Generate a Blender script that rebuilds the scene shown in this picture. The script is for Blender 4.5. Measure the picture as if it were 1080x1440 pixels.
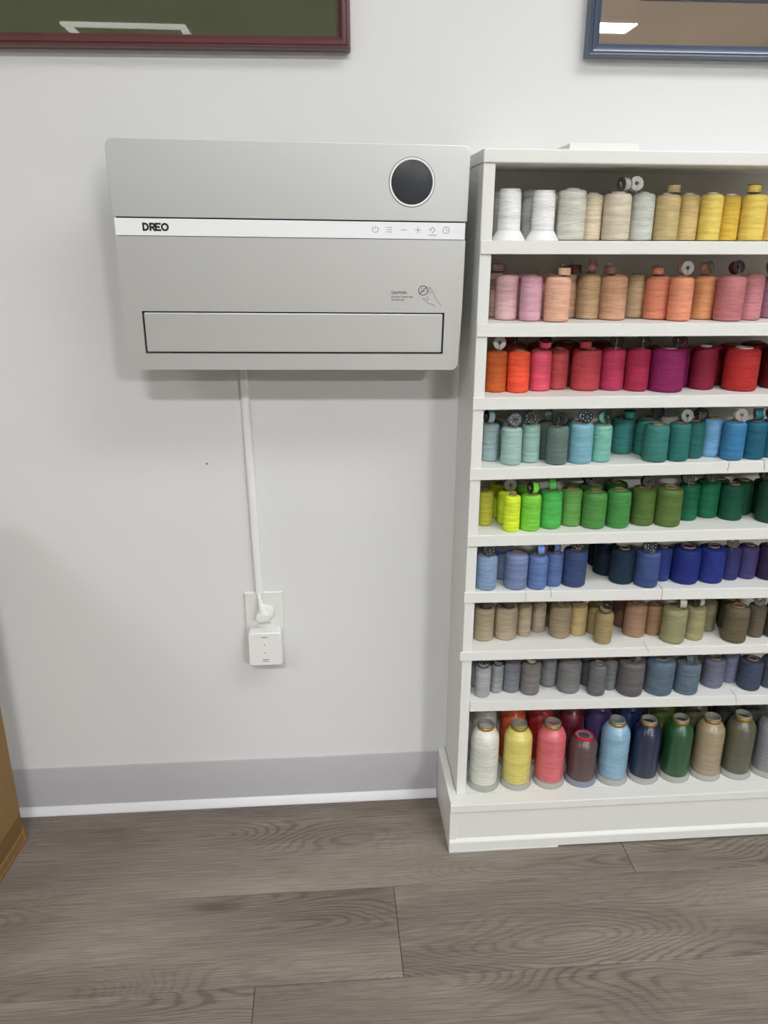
import bpy, bmesh, math, random
from mathutils import Matrix, Vector

# ------------------------------------------------------------------ scene, camera, light
scene = bpy.context.scene
COL = scene.collection
for o in list(bpy.data.objects):
    bpy.data.objects.remove(o)

cam_data = bpy.data.cameras.new('camera')
cam = bpy.data.objects.new('camera', cam_data)
COL.objects.link(cam)
CAM_H, CAM_D = 1.08099, 1.31346
PITCH, YAW, ROLL, FPX = 0.338129, 0.077812, 0.005033, 1091.55
fwd = Vector((math.sin(YAW) * math.cos(PITCH), math.cos(YAW) * math.cos(PITCH), -math.sin(PITCH)))
rgt0 = Vector((math.cos(YAW), -math.sin(YAW), 0))
up0 = rgt0.cross(fwd)
rgt = rgt0 * math.cos(ROLL) + up0 * math.sin(ROLL)
upv = up0 * math.cos(ROLL) - rgt0 * math.sin(ROLL)
m = Matrix((rgt, upv, -fwd)).transposed().to_4x4()
m.translation = Vector((0, -CAM_D, CAM_H))
cam.matrix_world = m
cam_data.sensor_fit = 'VERTICAL'
cam_data.sensor_height = 36.0
cam_data.lens = 36.0 * FPX / 1440.0
cam_data.clip_start = 0.02
scene.camera = cam

world = bpy.data.worlds.new('world')
scene.world = world
world.use_nodes = True
world.node_tree.nodes['Background'].inputs[0].default_value = (0.8, 0.85, 0.9, 1)
world.node_tree.nodes['Background'].inputs[1].default_value = 0.3

scene.view_settings.view_transform = 'Standard'
scene.view_settings.look = 'None'
scene.view_settings.gamma = 1.0
scene.view_settings.use_curve_mapping = False
scene.view_settings.exposure = -0.42

CEIL = 2.6
# ceiling fixtures: (x, y, size x, size y, emission strength)
LIGHTS = [(-0.25, -2.75, 0.55, 0.22, 178.0), (-2.5, -2.75, 0.9, 0.25, 74.0), (2.02, -5.2, 0.62, 0.25, 500.0),
          (1.3, -1.2, 1.6, 0.5, 17.0)]
ROOM = (-3.6, 3.6, -6.9, 2.6)      # x0 x1 y0(front) ceiling

# ------------------------------------------------------------------ helpers
def lin(c):
    out = []
    for v in c[:3]:
        v = v / 255.0
        out.append(v / 12.92 if v <= 0.04045 else ((v + 0.055) / 1.055) ** 2.4)
    return (out[0], out[1], out[2], 1.0)

class MB:
    """collects geometry for ONE mesh object"""
    def __init__(s):
        s.v, s.f = [], []
    def add(s, vs, fs):
        n = len(s.v)
        s.v += [tuple(p) for p in vs]
        s.f += [tuple(i + n for i in f) for f in fs]
        return s
    def box(s, x0, x1, y0, y1, z0, z1):
        vs = [(x0, y0, z0), (x1, y0, z0), (x1, y1, z0), (x0, y1, z0), (x0, y0, z1), (x1, y0, z1), (x1, y1, z1), (x0, y1, z1)]
        return s.hexa(vs)
    def hexa(s, vs):
        return s.add(vs, [(0, 3, 2, 1), (4, 5, 6, 7), (0, 1, 5, 4), (1, 2, 6, 5), (2, 3, 7, 6), (3, 0, 4, 7)])
    def prism(s, pts, y0, y1):
        """polygon in the xz plane (counter clockwise seen from -y), extruded y0 (front) to y1"""
        n = len(pts)
        vs = [(x, y0, z) for x, z in pts] + [(x, y1, z) for x, z in pts]
        fs = [tuple(range(n)), tuple(range(2 * n - 1, n - 1, -1))]
        fs += [(i, i + n, (i + 1) % n + n, (i + 1) % n) for i in range(n)]
        return s.add(vs, fs)
    def lathe(s, prof, seg=32, c=(0, 0, 0), axis='z', closed=False):
        """prof: list of (r, h); spun about the axis through c"""
        vs, fs = [], []
        np_ = len(prof)
        for r, h in prof:
            for k in range(seg):
                a = 2 * math.pi * k / seg
                x, y = r * math.cos(a), r * math.sin(a)
                p = (x, y, h) if axis == 'z' else (x, -h, y)
                vs.append((p[0] + c[0], p[1] + c[1], p[2] + c[2]))
        rng = np_ if closed else np_ - 1
        for i in range(rng):
            j = (i + 1) % np_
            for k in range(seg):
                l = (k + 1) % seg
                fs.append((i * seg + k, i * seg + l, j * seg + l, j * seg + k))
        if not closed:
            fs.append(tuple(range(seg - 1, -1, -1)))
            fs.append(tuple((np_ - 1) * seg + k for k in range(seg)))
        return s.add(vs, fs)
    def tube(s, pts, rad, seg=8):
        pts = [Vector(p) for p in pts]
        n = len(pts)
        rads = rad if isinstance(rad, (list, tuple)) else [rad] * n
        vs, fs = [], []
        ref = None
        for i, p in enumerate(pts):
            t = (pts[min(i + 1, n - 1)] - pts[max(i - 1, 0)]).normalized()
            if ref is None:
                ref = t.orthogonal().normalized()
            ref = (ref - t * ref.dot(t)).normalized()
            b = t.cross(ref)
            for k in range(seg):
                a = 2 * math.pi * k / seg
                vs.append(p + (ref * math.cos(a) + b * math.sin(a)) * rads[i])
        for i in range(n - 1):
            for k in range(seg):
                l = (k + 1) % seg
                fs.append((i * seg + k, i * seg + l, (i + 1) * seg + l, (i + 1) * seg + k))
        fs.append(tuple(range(seg - 1, -1, -1)))
        fs.append(tuple((n - 1) * seg + k for k in range(seg)))
        return s.add(vs, fs)
    def stroke(s, pts, w, y=-0.0003, t=0.0002, closed=False):
        """flat printed line of width w along 2D points (xz), lying just in front of a panel"""
        pts = [Vector(p) for p in pts]
        n = len(pts)
        L, R = [], []
        for i in range(n):
            if closed:
                a, b = pts[i - 1], pts[(i + 1) % n]
            else:
                a, b = pts[max(i - 1, 0)], pts[min(i + 1, n - 1)]
            d1 = (pts[i] - a); d2 = (b - pts[i])
            d1 = d1.normalized() if d1.length > 1e-9 else d2.normalized()
            d2 = d2.normalized() if d2.length > 1e-9 else d1
            n1 = Vector((-d1.y, d1.x)); n2 = Vector((-d2.y, d2.x))
            nn = (n1 + n2)
            nn = nn.normalized() if nn.length > 1e-6 else n1
            k = w / 2 / max(0.45, nn.dot(n1))
            L.append(pts[i] + nn * k); R.append(pts[i] - nn * k)
        last = n if closed else n - 1
        for i in range(last):
            j = (i + 1) % n
            quad = [R[i], R[j], L[j], L[i]]
            s.prism([(p.x, p.y) for p in quad], y, y + t)
        return s
    def xform(s, M):
        s.v = [tuple(M @ Vector(p)) for p in s.v]
        return s
    def mesh(s, name, mat, smooth=None):
        me = bpy.data.meshes.new(name)
        me.from_pydata(s.v, [], s.f)
        bm = bmesh.new(); bm.from_mesh(me)
        bmesh.ops.recalc_face_normals(bm, faces=bm.faces)
        bm.to_mesh(me); bm.free()
        if mat is not None:
            me.materials.append(mat)
        if smooth:
            me.polygons.foreach_set('use_smooth', [True] * len(me.polygons))
            me.set_sharp_from_angle(angle=math.radians(smooth))
        me.update()
        return me
    def build(s, name, mat, parent=None, smooth=None, bevel=0, segs=2):
        o = bpy.data.objects.new(name, s.mesh(name, mat, smooth))
        return link(o, parent, bevel, segs)

def link(o, parent=None, bevel=0, segs=2):
    COL.objects.link(o)
    if parent is not None:
        o.parent = parent
    if bevel:
        b = o.modifiers.new('bevel', 'BEVEL')
        b.width = bevel; b.segments = segs; b.limit_method = 'ANGLE'; b.angle_limit = math.radians(40)
        b.harden_normals = False
    return o

def tag(o, label=None, cat=None, group=None, kind=None):
    if label: o['label'] = label
    if cat: o['category'] = cat
    if group: o['group'] = group
    if kind: o['kind'] = kind
    return o

def empty(name, loc=(0, 0, 0), rz=0.0):
    o = bpy.data.objects.new(name, None)
    o.empty_display_size = 0.02
    COL.objects.link(o)
    o.location = loc
    o.rotation_euler = (0, 0, rz)
    return o

def arc(cx, cz, r, a0, a1, n=8):
    return [(cx + r * math.cos(math.radians(a0 + (a1 - a0) * i / n)), cz + r * math.sin(math.radians(a0 + (a1 - a0) * i / n))) for i in range(n + 1)]

def rrect(x0, x1, z0, z1, r, n=6):
    return arc(x1 - r, z0 + r, r, -90, 0, n) + arc(x1 - r, z1 - r, r, 0, 90, n) + arc(x0 + r, z1 - r, r, 90, 180, n) + arc(x0 + r, z0 + r, r, 180, 270, n)

def text_mesh(body, size, x, z, y=-0.0003, width=None, bold=0.0):
    cu = bpy.data.curves.new('lettering', 'FONT')
    cu.body = body; cu.size = size; cu.offset = bold
    to = bpy.data.objects.new('lettering', cu)
    COL.objects.link(to)
    bpy.context.view_layer.update()
    me = bpy.data.meshes.new_from_object(to.evaluated_get(bpy.context.evaluated_depsgraph_get()))
    vs = [v.co.copy() for v in me.vertices]
    fs = [tuple(p.vertices) for p in me.polygons]
    bpy.data.objects.remove(to); bpy.data.meshes.remove(me); bpy.data.curves.remove(cu)
    w = max(v.x for v in vs) - min(v.x for v in vs)
    k = width / w if width else 1.0
    return [(x + v.x * k, y, z + v.y) for v in vs], fs

# ------------------------------------------------------------------ materials
class NT:
    def __init__(s, name):
        s.m = bpy.data.materials.new(name)
        s.m.use_nodes = True
        s.t = s.m.node_tree
        s.b = s.t.nodes['Principled BSDF']
    def n(s, kind, **kw):
        nd = s.t.nodes.new(kind)
        for k, v in kw.items():
            if hasattr(nd, k) and not k[0].isupper():
                setattr(nd, k, v)
            else:
                nd.inputs[k.replace('_', ' ')].default_value = v
        return nd
    def l(s, a, b):
        s.t.links.new(a, b)
    def math(s, op, a, b=None, c=None):
        nd = s.t.nodes.new('ShaderNodeMath'); nd.operation = op
        for i, v in enumerate((a, b, c)):
            if v is None: continue
            if isinstance(v, (int, float)): nd.inputs[i].default_value = v
            else: s.l(v, nd.inputs[i])
        return nd.outputs[0]
    def mapping(s, vec, scale, loc=(0, 0, 0)):
        nd = s.t.nodes.new('ShaderNodeMapping')
        nd.inputs['Scale'].default_value = scale
        nd.inputs['Location'].default_value = loc
        s.l(vec, nd.inputs['Vector'])
        return nd.outputs[0]
    def noise(s, vec, scale=1.0, detail=3.0, rough=0.5):
        nd = s.t.nodes.new('ShaderNodeTexNoise')
        nd.inputs['Scale'].default_value = scale; nd.inputs['Detail'].default_value = detail; nd.inputs['Roughness'].default_value = rough
        s.l(vec, nd.inputs['Vector'])
        return nd.outputs[0]
    def bump(s, h, strength, dist):
        nd = s.t.nodes.new('ShaderNodeBump')
        nd.inputs['Strength'].default_value = strength; nd.inputs['Distance'].default_value = dist
        s.l(h, nd.inputs['Height']); s.l(nd.outputs[0], s.b.inputs['Normal'])
    def coord(s, which='Object'):
        return s.t.nodes.new('ShaderNodeTexCoord').outputs[which]
    def mix(s, f, a, b, mode='MIX'):
        nd = s.t.nodes.new('ShaderNodeMix'); nd.data_type = 'RGBA'; nd.blend_type = mode
        for i, v in ((0, f), (6, a), (7, b)):
            if isinstance(v, (int, float)): nd.inputs[i].default_value = v
            elif isinstance(v, tuple): nd.inputs[i].default_value = v
            else: s.l(v, nd.inputs[i])
        return nd.outputs[2]
    def ramp(s, f, stops):
        nd = s.t.nodes.new('ShaderNodeValToRGB')
        e = nd.color_ramp.elements
        while len(e) < len(stops): e.new(0.5)
        for i, (p, c) in enumerate(stops):
            e[i].position = p; e[i].color = c
        s.l(f, nd.inputs[0])
        return nd.outputs[0]

def plain(name, col, rough=0.5, metal=0.0, spec=0.5, noise=0.0, nscale=60.0, bump=0.0, bdist=0.0005, stretch=(1, 1, 1), coat=0.0):
    t = NT(name)
    t.b.inputs['Roughness'].default_value = rough
    t.b.inputs['Metallic'].default_value = metal
    t.b.inputs['Specular IOR Level'].default_value = spec
    t.b.inputs['Coat Weight'].default_value = coat
    c = lin(col)
    if noise or bump:
        v = t.mapping(t.coord(), stretch)
        f = t.noise(v, nscale, 4.0, 0.6)
        if noise:
            d = tuple(x * (1 - noise) for x in c[:3]) + (1.0,)
            u = tuple(min(1, x * (1 + noise)) for x in c[:3]) + (1.0,)
            t.l(t.ramp(f, [(0.3, d), (0.7, u)]), t.b.inputs['Base Color'])
        else:
            t.b.inputs['Base Color'].default_value = c
        if bump:
            t.bump(f, bump, bdist)
    else:
        t.b.inputs['Base Color'].default_value = c
    return t.m

def emitter(name, col, strength):
    t = NT(name)
    t.b.inputs['Base Color'].default_value = (0.9, 0.9, 0.9, 1)
    t.b.inputs['Emission Color'].default_value = col
    t.b.inputs['Emission Strength'].default_value = strength
    return t.m

def thread_mat(name, rough, sheen, fine, gloss, aniso=0.0):
    t = NT(name)
    oi = t.n('ShaderNodeObjectInfo')
    co = t.coord()
    ph = t.math('MULTIPLY', oi.outputs['Random'], 37.0)
    off = t.n('ShaderNodeCombineXYZ'); t.l(ph, off.inputs[2]); t.l(ph, off.inputs[0])
    add = t.n('ShaderNodeVectorMath', operation='ADD'); t.l(co, add.inputs[0]); t.l(off.outputs[0], add.inputs[1])
    fineN = t.noise(t.mapping(add.outputs[0], (60, 60, fine)), 1.0, 2.0, 0.6)
    band = t.noise(t.mapping(add.outputs[0], (14, 14, 190)), 1.0, 2.0, 0.5)
    f = t.math('ADD', t.math('MULTIPLY', fineN, 0.55), t.math('MULTIPLY', band, 0.45))
    hs = t.n('ShaderNodeHueSaturation')
    t.l(oi.outputs['Color'], hs.inputs['Color'])
    v = t.math('ADD', t.math('MULTIPLY', f, 1.6), 0.2)
    t.l(v, hs.inputs['Value']); hs.inputs['Saturation'].default_value = 0.96
    t.l(hs.outputs[0], t.b.inputs['Base Color'])
    t.b.inputs['Roughness'].default_value = rough
    t.b.inputs['Specular IOR Level'].default_value = gloss
    if aniso:
        tg = t.n('ShaderNodeTangent'); tg.direction_type = 'RADIAL'; tg.axis = 'Z'
        t.l(tg.outputs[0], t.b.inputs['Tangent'])
        t.b.inputs['Anisotropic'].default_value = aniso
        t.b.inputs['Anisotropic Rotation'].default_value = 0.25
    t.b.inputs['Sheen Weight'].default_value = sheen
    t.b.inputs['Sheen Roughness'].default_value = 0.4
    t.bump(f, 0.6, 0.0010)
    return t.m

def wood_mat():
    t = NT('grey_oak_vinyl')
    oi = t.n('ShaderNodeObjectInfo')
    co = t.coord()
    sep = t.n('ShaderNodeSeparateColor'); t.l(oi.outputs['Color'], sep.inputs[0])
    off = t.n('ShaderNodeCombineXYZ')
    t.l(t.math('MULTIPLY', sep.outputs[0], 50.0), off.inputs[0])
    t.l(t.math('MULTIPLY', sep.outputs[1], 50.0), off.inputs[1])
    add = t.n('ShaderNodeVectorMath', operation='ADD'); t.l(co, add.inputs[0]); t.l(off.outputs[0], add.inputs[1])
    p = add.outputs[0]
    field = t.noise(t.mapping(p, (1.9, 7.0, 1)), 1.0, 1.0, 0.4)
    wob = t.noise(t.mapping(p, (26, 120, 1)), 1.0, 2.0, 0.6)
    ph = t.math('ADD', t.math('MULTIPLY', field, 290.0), t.math('MULTIPLY', wob, 4.5))
    ring = t.math('SINE', ph)
    ring = t.math('POWER', t.math('MULTIPLY_ADD', ring, 0.5, 0.5), 3.0)
    fibre = t.noise(t.mapping(p, (9, 420, 1)), 1.0, 3.0, 0.65)
    fib2 = t.noise(t.mapping(p, (22, 900, 1)), 1.0, 2.0, 0.6)
    broad = t.noise(t.mapping(p, (1.6, 9, 1)), 1.0, 3.0, 0.5)
    mask = t.noise(t.mapping(p, (2.0, 5, 1), (7.3, 3.1, 0)), 1.0, 1.0, 0.5)
    mask = t.ramp(mask, [(0.40, (0.12, 0.12, 0.12, 1)), (0.62, (1, 1, 1, 1))])
    s = t.math('MULTIPLY', t.math('MULTIPLY', ring, mask), -0.16)
    s = t.math('ADD', s, t.math('MULTIPLY', fibre, 0.55))
    s = t.math('ADD', s, t.math('MULTIPLY', fib2, 0.28))
    s = t.math('ADD', s, t.math('MULTIPLY', broad, 0.55))
    s = t.math('ADD', s, t.math('MULTIPLY', sep.outputs[2], 0.10))
    # dark knots
    vor = t.n('ShaderNodeTexVoronoi'); vor.inputs['Scale'].default_value = 1.0
    t.l(t.mapping(p, (1.7, 6.5, 1)), vor.inputs['Vector'])
    knot = t.ramp(vor.outputs['Distance'], [(0.0, (1, 1, 1, 1)), (0.10, (0, 0, 0, 1))])
    s = t.math('SUBTRACT', s, t.math('MULTIPLY', knot, 0.28))
    col = t.ramp(s, [(0.28, lin((56, 50, 44))), (0.60, lin((110, 100, 91))), (0.72, lin((130, 120, 110))), (0.9, lin((156, 146, 135)))])
    t.l(col, t.b.inputs['Base Color'])
    t.b.inputs['Roughness'].default_value = 0.42
    t.b.inputs['Specular IOR Level'].default_value = 0.35
    t.bump(s, 0.25, 0.0010)
    return t.m

M = {}
M['wall'] = plain('wall_paint', (224, 224, 223), 0.55, spec=0.25, bump=0.35, bdist=0.0006, nscale=260.0)
M['shell'] = plain('shell_paint', (140, 139, 136), 0.8, spec=0.1, noise=0.01, nscale=8)
M['ceil'] = plain('ceiling_tile', (190, 190, 188), 0.9, spec=0.1, noise=0.02, nscale=40)
M['base_vinyl'] = plain('baseboard_vinyl', (184, 182, 186), 0.42, spec=0.4, noise=0.012, nscale=20)
M['toe'] = plain('toe_vinyl_lightened', (222, 221, 224), 0.35, spec=0.4, noise=0.012, nscale=20)  # paler than baseboard_vinyl
M['cab'] = plain('white_brushed_paint', (230, 230, 225), 0.42, spec=0.4, noise=0.012, nscale=30.0, bump=0.3, bdist=0.0004, stretch=(1.5, 8, 14))
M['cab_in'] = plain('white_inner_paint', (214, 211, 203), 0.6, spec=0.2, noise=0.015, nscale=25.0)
M['silver'] = plain('satin_silver_paint', (220, 221, 219), 0.40, metal=0.65, spec=0.5, bump=0.05, bdist=0.0001, nscale=900.0)
M['silver_dark'] = plain('housing_grey', (150, 150, 148), 0.5, spec=0.4, bump=0.04, bdist=0.0001, nscale=700.0)
M['band'] = plain('white_gloss_band', (250, 250, 252), 0.30, metal=0.0, spec=0.6, bump=0.02, bdist=0.0001, nscale=500.0)
M['black'] = plain('gap_black', (12, 12, 13), 0.6, noise=0.1)
M['screen'] = plain('display_black_glass', (60, 62, 65), 0.38, spec=0.3, noise=0.03)
M['chrome'] = plain('bright_ring', (250, 250, 250), 0.3, metal=0.0, noise=0.01)
M['print_black'] = plain('print_black', (14, 14, 15), 0.5, noise=0.05)
M['print_grey'] = plain('print_grey', (105, 105, 105), 0.5, noise=0.03)
M['print_dark'] = plain('print_dark_grey', (38, 38, 38), 0.5, noise=0.03)
M['plastic'] = plain('white_plastic', (236, 236, 233), 0.32, spec=0.5, noise=0.006, nscale=30)
M['plate'] = plain('plate_plastic', (226, 226, 222), 0.36, spec=0.5, noise=0.006, nscale=30)
M['slot'] = plain('slot_grey', (88, 88, 86), 0.6, noise=0.04)
M['card'] = plain('cardboard', (142, 114, 74), 0.75, spec=0.2, noise=0.07, nscale=9.0, bump=0.2, bdist=0.0006, stretch=(1, 1, 5))
M['card_edge'] = plain('cardboard_edge', (138, 108, 68), 0.85, spec=0.1, noise=0.14, nscale=90.0, stretch=(1, 1, 3))
M['tape'] = plain('brown_packing_tape', (122, 90, 46), 0.25, spec=0.5, noise=0.05, nscale=14.0)
M['maroon'] = plain('maroon_frame', (98, 58, 60), 0.28, spec=0.5, noise=0.06, nscale=18.0, coat=0.3)
M['bluefr'] = plain('blue_frame', (74, 86, 106), 0.3, spec=0.5, noise=0.05, nscale=18.0, coat=0.4)
M['mat_green'] = plain('green_mat_board', (112, 117, 86), 0.9, spec=0.1, noise=0.05, nscale=14.0)
M['mat_tan'] = plain('tan_mat_board', (190, 170, 148), 0.9, spec=0.1, noise=0.04, nscale=10.0)
M['mat_edge'] = plain('blue_grey_mat', (104, 108, 126), 0.9, spec=0.1, noise=0.04, nscale=30.0)
M['paper'] = plain('white_card', (232, 232, 230), 0.6, noise=0.01)
M['core_p'] = plain('paper_core', (150, 122, 96), 0.85, spec=0.1, noise=0.12, nscale=300.0)
M['core_w'] = plain('plastic_core', (196, 194, 188), 0.5, spec=0.3, noise=0.03, nscale=80.0)
M['cone_base'] = plain('white_cone_plastic', (232, 232, 232), 0.4, spec=0.4, noise=0.01)
M['gold'] = plain('gold_ring', (190, 150, 62), 0.3, metal=0.7, noise=0.06, nscale=60)
M['neck'] = plain('grey_neck_tube', (140, 138, 131), 0.5, noise=0.03, nscale=60)
M['kbase'] = plain('translucent_base_plastic', (168, 168, 161), 0.2, spec=0.5, noise=0.02, nscale=40)
M['kbase_blue'] = plain('bluish_base_plastic', (132, 136, 152), 0.3, spec=0.5, noise=0.02, nscale=40)
M['red_ring'] = plain('red_ring', (196, 30, 40), 0.35, noise=0.04)
M['bob_silver'] = plain('bobbin_steel', (150, 147, 142), 0.32, metal=0.9, noise=0.06, nscale=120)
M['bob_perf'] = plain('bobbin_dark_steel', (62, 62, 62), 0.4, metal=0.85, noise=0.1, nscale=120)
M['bob_dark'] = plain('bobbin_black_steel', (74, 70, 68), 0.3, metal=0.75, noise=0.1, nscale=120)
M['wire'] = plain('wire_clip', (188, 188, 186), 0.25, metal=0.9, noise=0.03)
M['thread'] = thread_mat('wound_thread', 0.6, 0.0, 1100, 0.22)
M['silk'] = thread_mat('wound_silky_thread', 0.30, 0.0, 1300, 0.9, 0.8)
M['wood'] = wood_mat()
g = NT('picture_glass')
g.b.inputs['Base Color'].default_value = (1, 1, 1, 1)
g.b.inputs['Transmission Weight'].default_value = 1.0
g.b.inputs['Roughness'].default_value = 0.0
g.b.inputs['IOR'].default_value = 1.45
# thin pane: straight-through with a mirror layer on top
tr = g.n('ShaderNodeBsdfTransparent'); gl = g.n('ShaderNodeBsdfGlossy'); gl.inputs['Roughness'].default_value = 0.01
fr = g.n('ShaderNodeFresnel'); fr.inputs['IOR'].default_value = 1.6
mx = g.n('ShaderNodeMixShader'); g.l(fr.outputs[0], mx.inputs[0]); g.l(tr.outputs[0], mx.inputs[1]); g.l(gl.outputs[0], mx.inputs[2])
g.l(mx.outputs[0], g.t.nodes['Material Output'].inputs['Surface'])
M['glass'] = g.m

# ------------------------------------------------------------------ room shell
X0, X1, YF, ZC = ROOM
def struct(name, mb, mat, **kw):
    return tag(mb.build(name, mat, None, **kw), kind='structure')

wb = struct('wall_back', MB().box(X0 - .1, X1 + .1, 0.0, 0.12, -0.05, ZC + .05), M['wall'])
struct('wall_left', MB().box(X0 - .1, X0, YF, 0.0, -0.05, ZC + .05), M['shell'])
struct('wall_right', MB().box(X1, X1 + .1, YF, 0.0, -0.05, ZC + .05), M['shell'])
struct('wall_front', MB().box(X0 - .1, X1 + .1, YF - .1, YF, -0.05, ZC + .05), M['shell'])
struct('ceiling', MB().box(X0, X1, YF, 0.0, ZC, ZC + .05), M['ceil'])
nb = MB().lathe([(0.0016, 0.0), (0.0016, 0.0012), (0.0008, 0.0018)], 10, (0, 0, 0), 'y')
nail = nb.build('nail', M['slot'], wb); nail.location = (-0.2051, 0.0002, 0.7131)

floor = struct('floor', MB().box(X0, X1, YF, 0.0, -0.03, -0.002), M['black'])
random.seed(11)
PLW, PLL, GAP = 0.1795, 1.22, 0.0009
def plank_mesh(name, L, W):
    b = 0.0009
    x, y = L / 2, W / 2
    vs = [(-x, -y, -.002), (x, -y, -.002), (x, y, -.002), (-x, y, -.002),
          (-x, -y, -b * .5), (x, -y, -b * .5), (x, y, -b * .5), (-x, y, -b * .5),
          (-x + b, -y + b, 0), (x - b, -y + b, 0), (x - b, y - b, 0), (-x + b, y - b, 0)]
    fs = [(0, 1, 5, 4), (1, 2, 6, 5), (2, 3, 7, 6), (3, 0, 4, 7), (4, 5, 9, 8), (5, 6, 10, 9), (6, 7, 11, 10), (7, 4, 8, 11), (8, 9, 10, 11)]
    return MB().add(vs, fs).mesh(name, M['wood'])
plank_cache = {}
JOINT = {0: 0.25, 1: 0.545, 2: 0.104, 3: -0.125, 4: 0.36}
SEED = {(1, 0): (0.31, 0.12, 0.55), (2, 0): (0.62, 0.40, 0.2), (2, 1): (0.13, 0.77, 0.5)}
row = 0
y_hi = 0.0
while y_hi > YF + 0.01:
    y_lo = -0.062 if row == 0 else max(y_hi - PLW, YF)
    j = JOINT.get(row, random.uniform(-0.6, 0.6))
    k = int(math.floor((X0 - j) / PLL))
    while j + k * PLL < X1:
        a, b = max(j + k * PLL, X0), min(j + (k + 1) * PLL, X1)
        if b - a > 0.03:
            key = (round(b - a, 4), round(y_hi - y_lo, 4))
            if key not in plank_cache:
                plank_cache[key] = plank_mesh('plank', b - a - GAP, y_hi - y_lo - GAP)
            p = bpy.data.objects.new('plank', plank_cache[key])
            COL.objects.link(p); p.parent = floor
            p.location = ((a + b) / 2, (y_hi + y_lo) / 2, 0)
            p.color = SEED.get((row, k), (random.random(), random.random(), random.random())) + (1.0,)
        k += 1
    y_hi = y_lo; row += 1

# vinyl cove baseboard on both sides of the rack (profile in y, z; toe flares onto the floor)
def baseboard(name, x0, x1):
    prof = [(0, 0.1016), (-0.0026, 0.1016), (-0.0034, 0.1000), (-0.0034, 0.0125), (0, 0.0125)]
    toe = [(0, 0.0125), (-0.0042, 0.0125), (-0.0050, 0.0110), (-0.0080, 0.0078), (-0.0125, 0.0048), (-0.0170, 0.0028), (-0.0176, 0.0), (0, 0.0)]
    def sweep(pr):
        n = len(pr)
        vs = [(x0, y, z) for y, z in pr] + [(x1, y, z) for y, z in pr]
        return MB().add(vs, [tuple(range(n)), tuple(range(2 * n - 1, n - 1, -1))] + [(i, (i + 1) % n, (i + 1) % n + n, i + n) for i in range(n)])
    o = struct(name, sweep(prof), M['base_vinyl'], smooth=50)
    sweep(toe).build('lightened_toe', M['toe'], o, smooth=50)
baseboard('baseboard_left', X0, 0.2125)
baseboard('baseboard_right', 0.934, X1)

# ------------------------------------------------------------------ ceiling lights
for i, (x, y, sx, sy, e) in enumerate(LIGHTS):
    t = empty('ceiling_light', (x, y, ZC))
    tag(t, ['slim ceiling light nearest the heater wall, straight ahead', 'long ceiling light over the left of the heater wall',
            'ceiling light far back to the right, mirrored in the blue frame', 'wide ceiling light right above the photographer'][i], 'light', 'ceiling lights')
    hb = MB().box(-sx / 2 - .02, sx / 2 + .02, -sy / 2 - .02, sy / 2 + .02, -0.03, 0)
    hb.build('housing', M['plastic'], t, bevel=0.003)
    MB().box(-sx / 2, sx / 2, -sy / 2, sy / 2, -0.0345, -0.0302).build('diffuser', emitter('diffuser_glow_%d' % i, (0.975, 0.99, 1.0, 1), e), t)
t = empty('ceiling_light_frame', (-1.45, -6.0, ZC))
tag(t, 'square outline strip light on the ceiling, mirrored in the maroon frame', 'light')
gl_ = emitter('strip_glow', (0.95, 1.0, 0.93, 1), 5.0)
for nm, (a, b, c, d) in {'a': (-.46, .46, .38, .46), 'b': (-.46, -.41, -.5, .34), 'c': (.41, .46, -.5, .34), 'd': (-.46, .46, -.55, -.5)}.items():
    MB().box(a, b, c, d, -0.02, 0).build('strip', gl_, t)

# ------------------------------------------------------------------ thread rack (bookcase)
rack = empty('thread_rack', (0.2285, 0, 0))
tag(rack, 'white painted wooden thread rack with eight shelves against the wall', 'rack')
RX = 0.2285
def rk(name, mb, mat='cab', bevel=0.0012, parent=None, segs=2):
    mb.v = [(x - RX, y, z) for x, y, z in mb.v]
    o = mb.build(name, M[mat], rack if parent is None else parent, bevel=bevel, segs=segs)
    return o
XL, XI, XR, XRI = 0.2295, 0.2470, 0.9150, 0.8975
TOPZ0, TOPZ1 = 1.1826, 1.2016
rk('side_panel', MB().box(XL, XI, -0.137, -0.001, 0.030, TOPZ0))
rk('side_panel', MB().box(XRI, XR, -0.137, -0.001, 0.030, TOPZ0))
rk('top_board', MB().box(XL - .001, XR + .001, -0.1395, -0.001, TOPZ0, TOPZ1), bevel=0.002)
rk('back_panel', MB().box(XI, XRI, -0.008, -0.001, 0.03, TOPZ0), 'cab_in', 0)
SHELF = {1: (.23, 1.0795, .70, 1.0805), 2: (.23, .962, .70, .962), 3: (.23, .8506, .70, .8512), 4: (.23, .7366, .72, .7416), 5: (.23, .622, .74, .623),
         6: (.23, .520, .76, .5125), 7: (.23, .406, .78, .4007), 8: (.23, .3045, .80, .2942), 9: (.23, .1057, .8, .1057)}
def zsh(k, x):
    x0, z0, x1, z1 = SHELF[k]
    return z0 + (z1 - z0) * (x - x0) / (x1 - x0)
THK = {1: .0187, 2: .0195, 3: .0193, 4: .0195, 5: .0192, 6: .0195, 7: .0172, 8: .0195}
LIPX = {1: .2302, 2: .2300, 3: .2286, 4: .2285, 5: .2292, 6: .2276, 7: .2248}
def slab(x0, x1, y0, y1, k, t):
    za, zb = zsh(k, x0), zsh(k, x1)
    return MB().hexa([(x0, y0, za - t), (x1, y0, zb - t), (x1, y1, zb - t), (x0, y1, za - t), (x0, y0, za), (x1, y0, zb), (x1, y1, zb), (x0, y1, za)])
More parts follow.
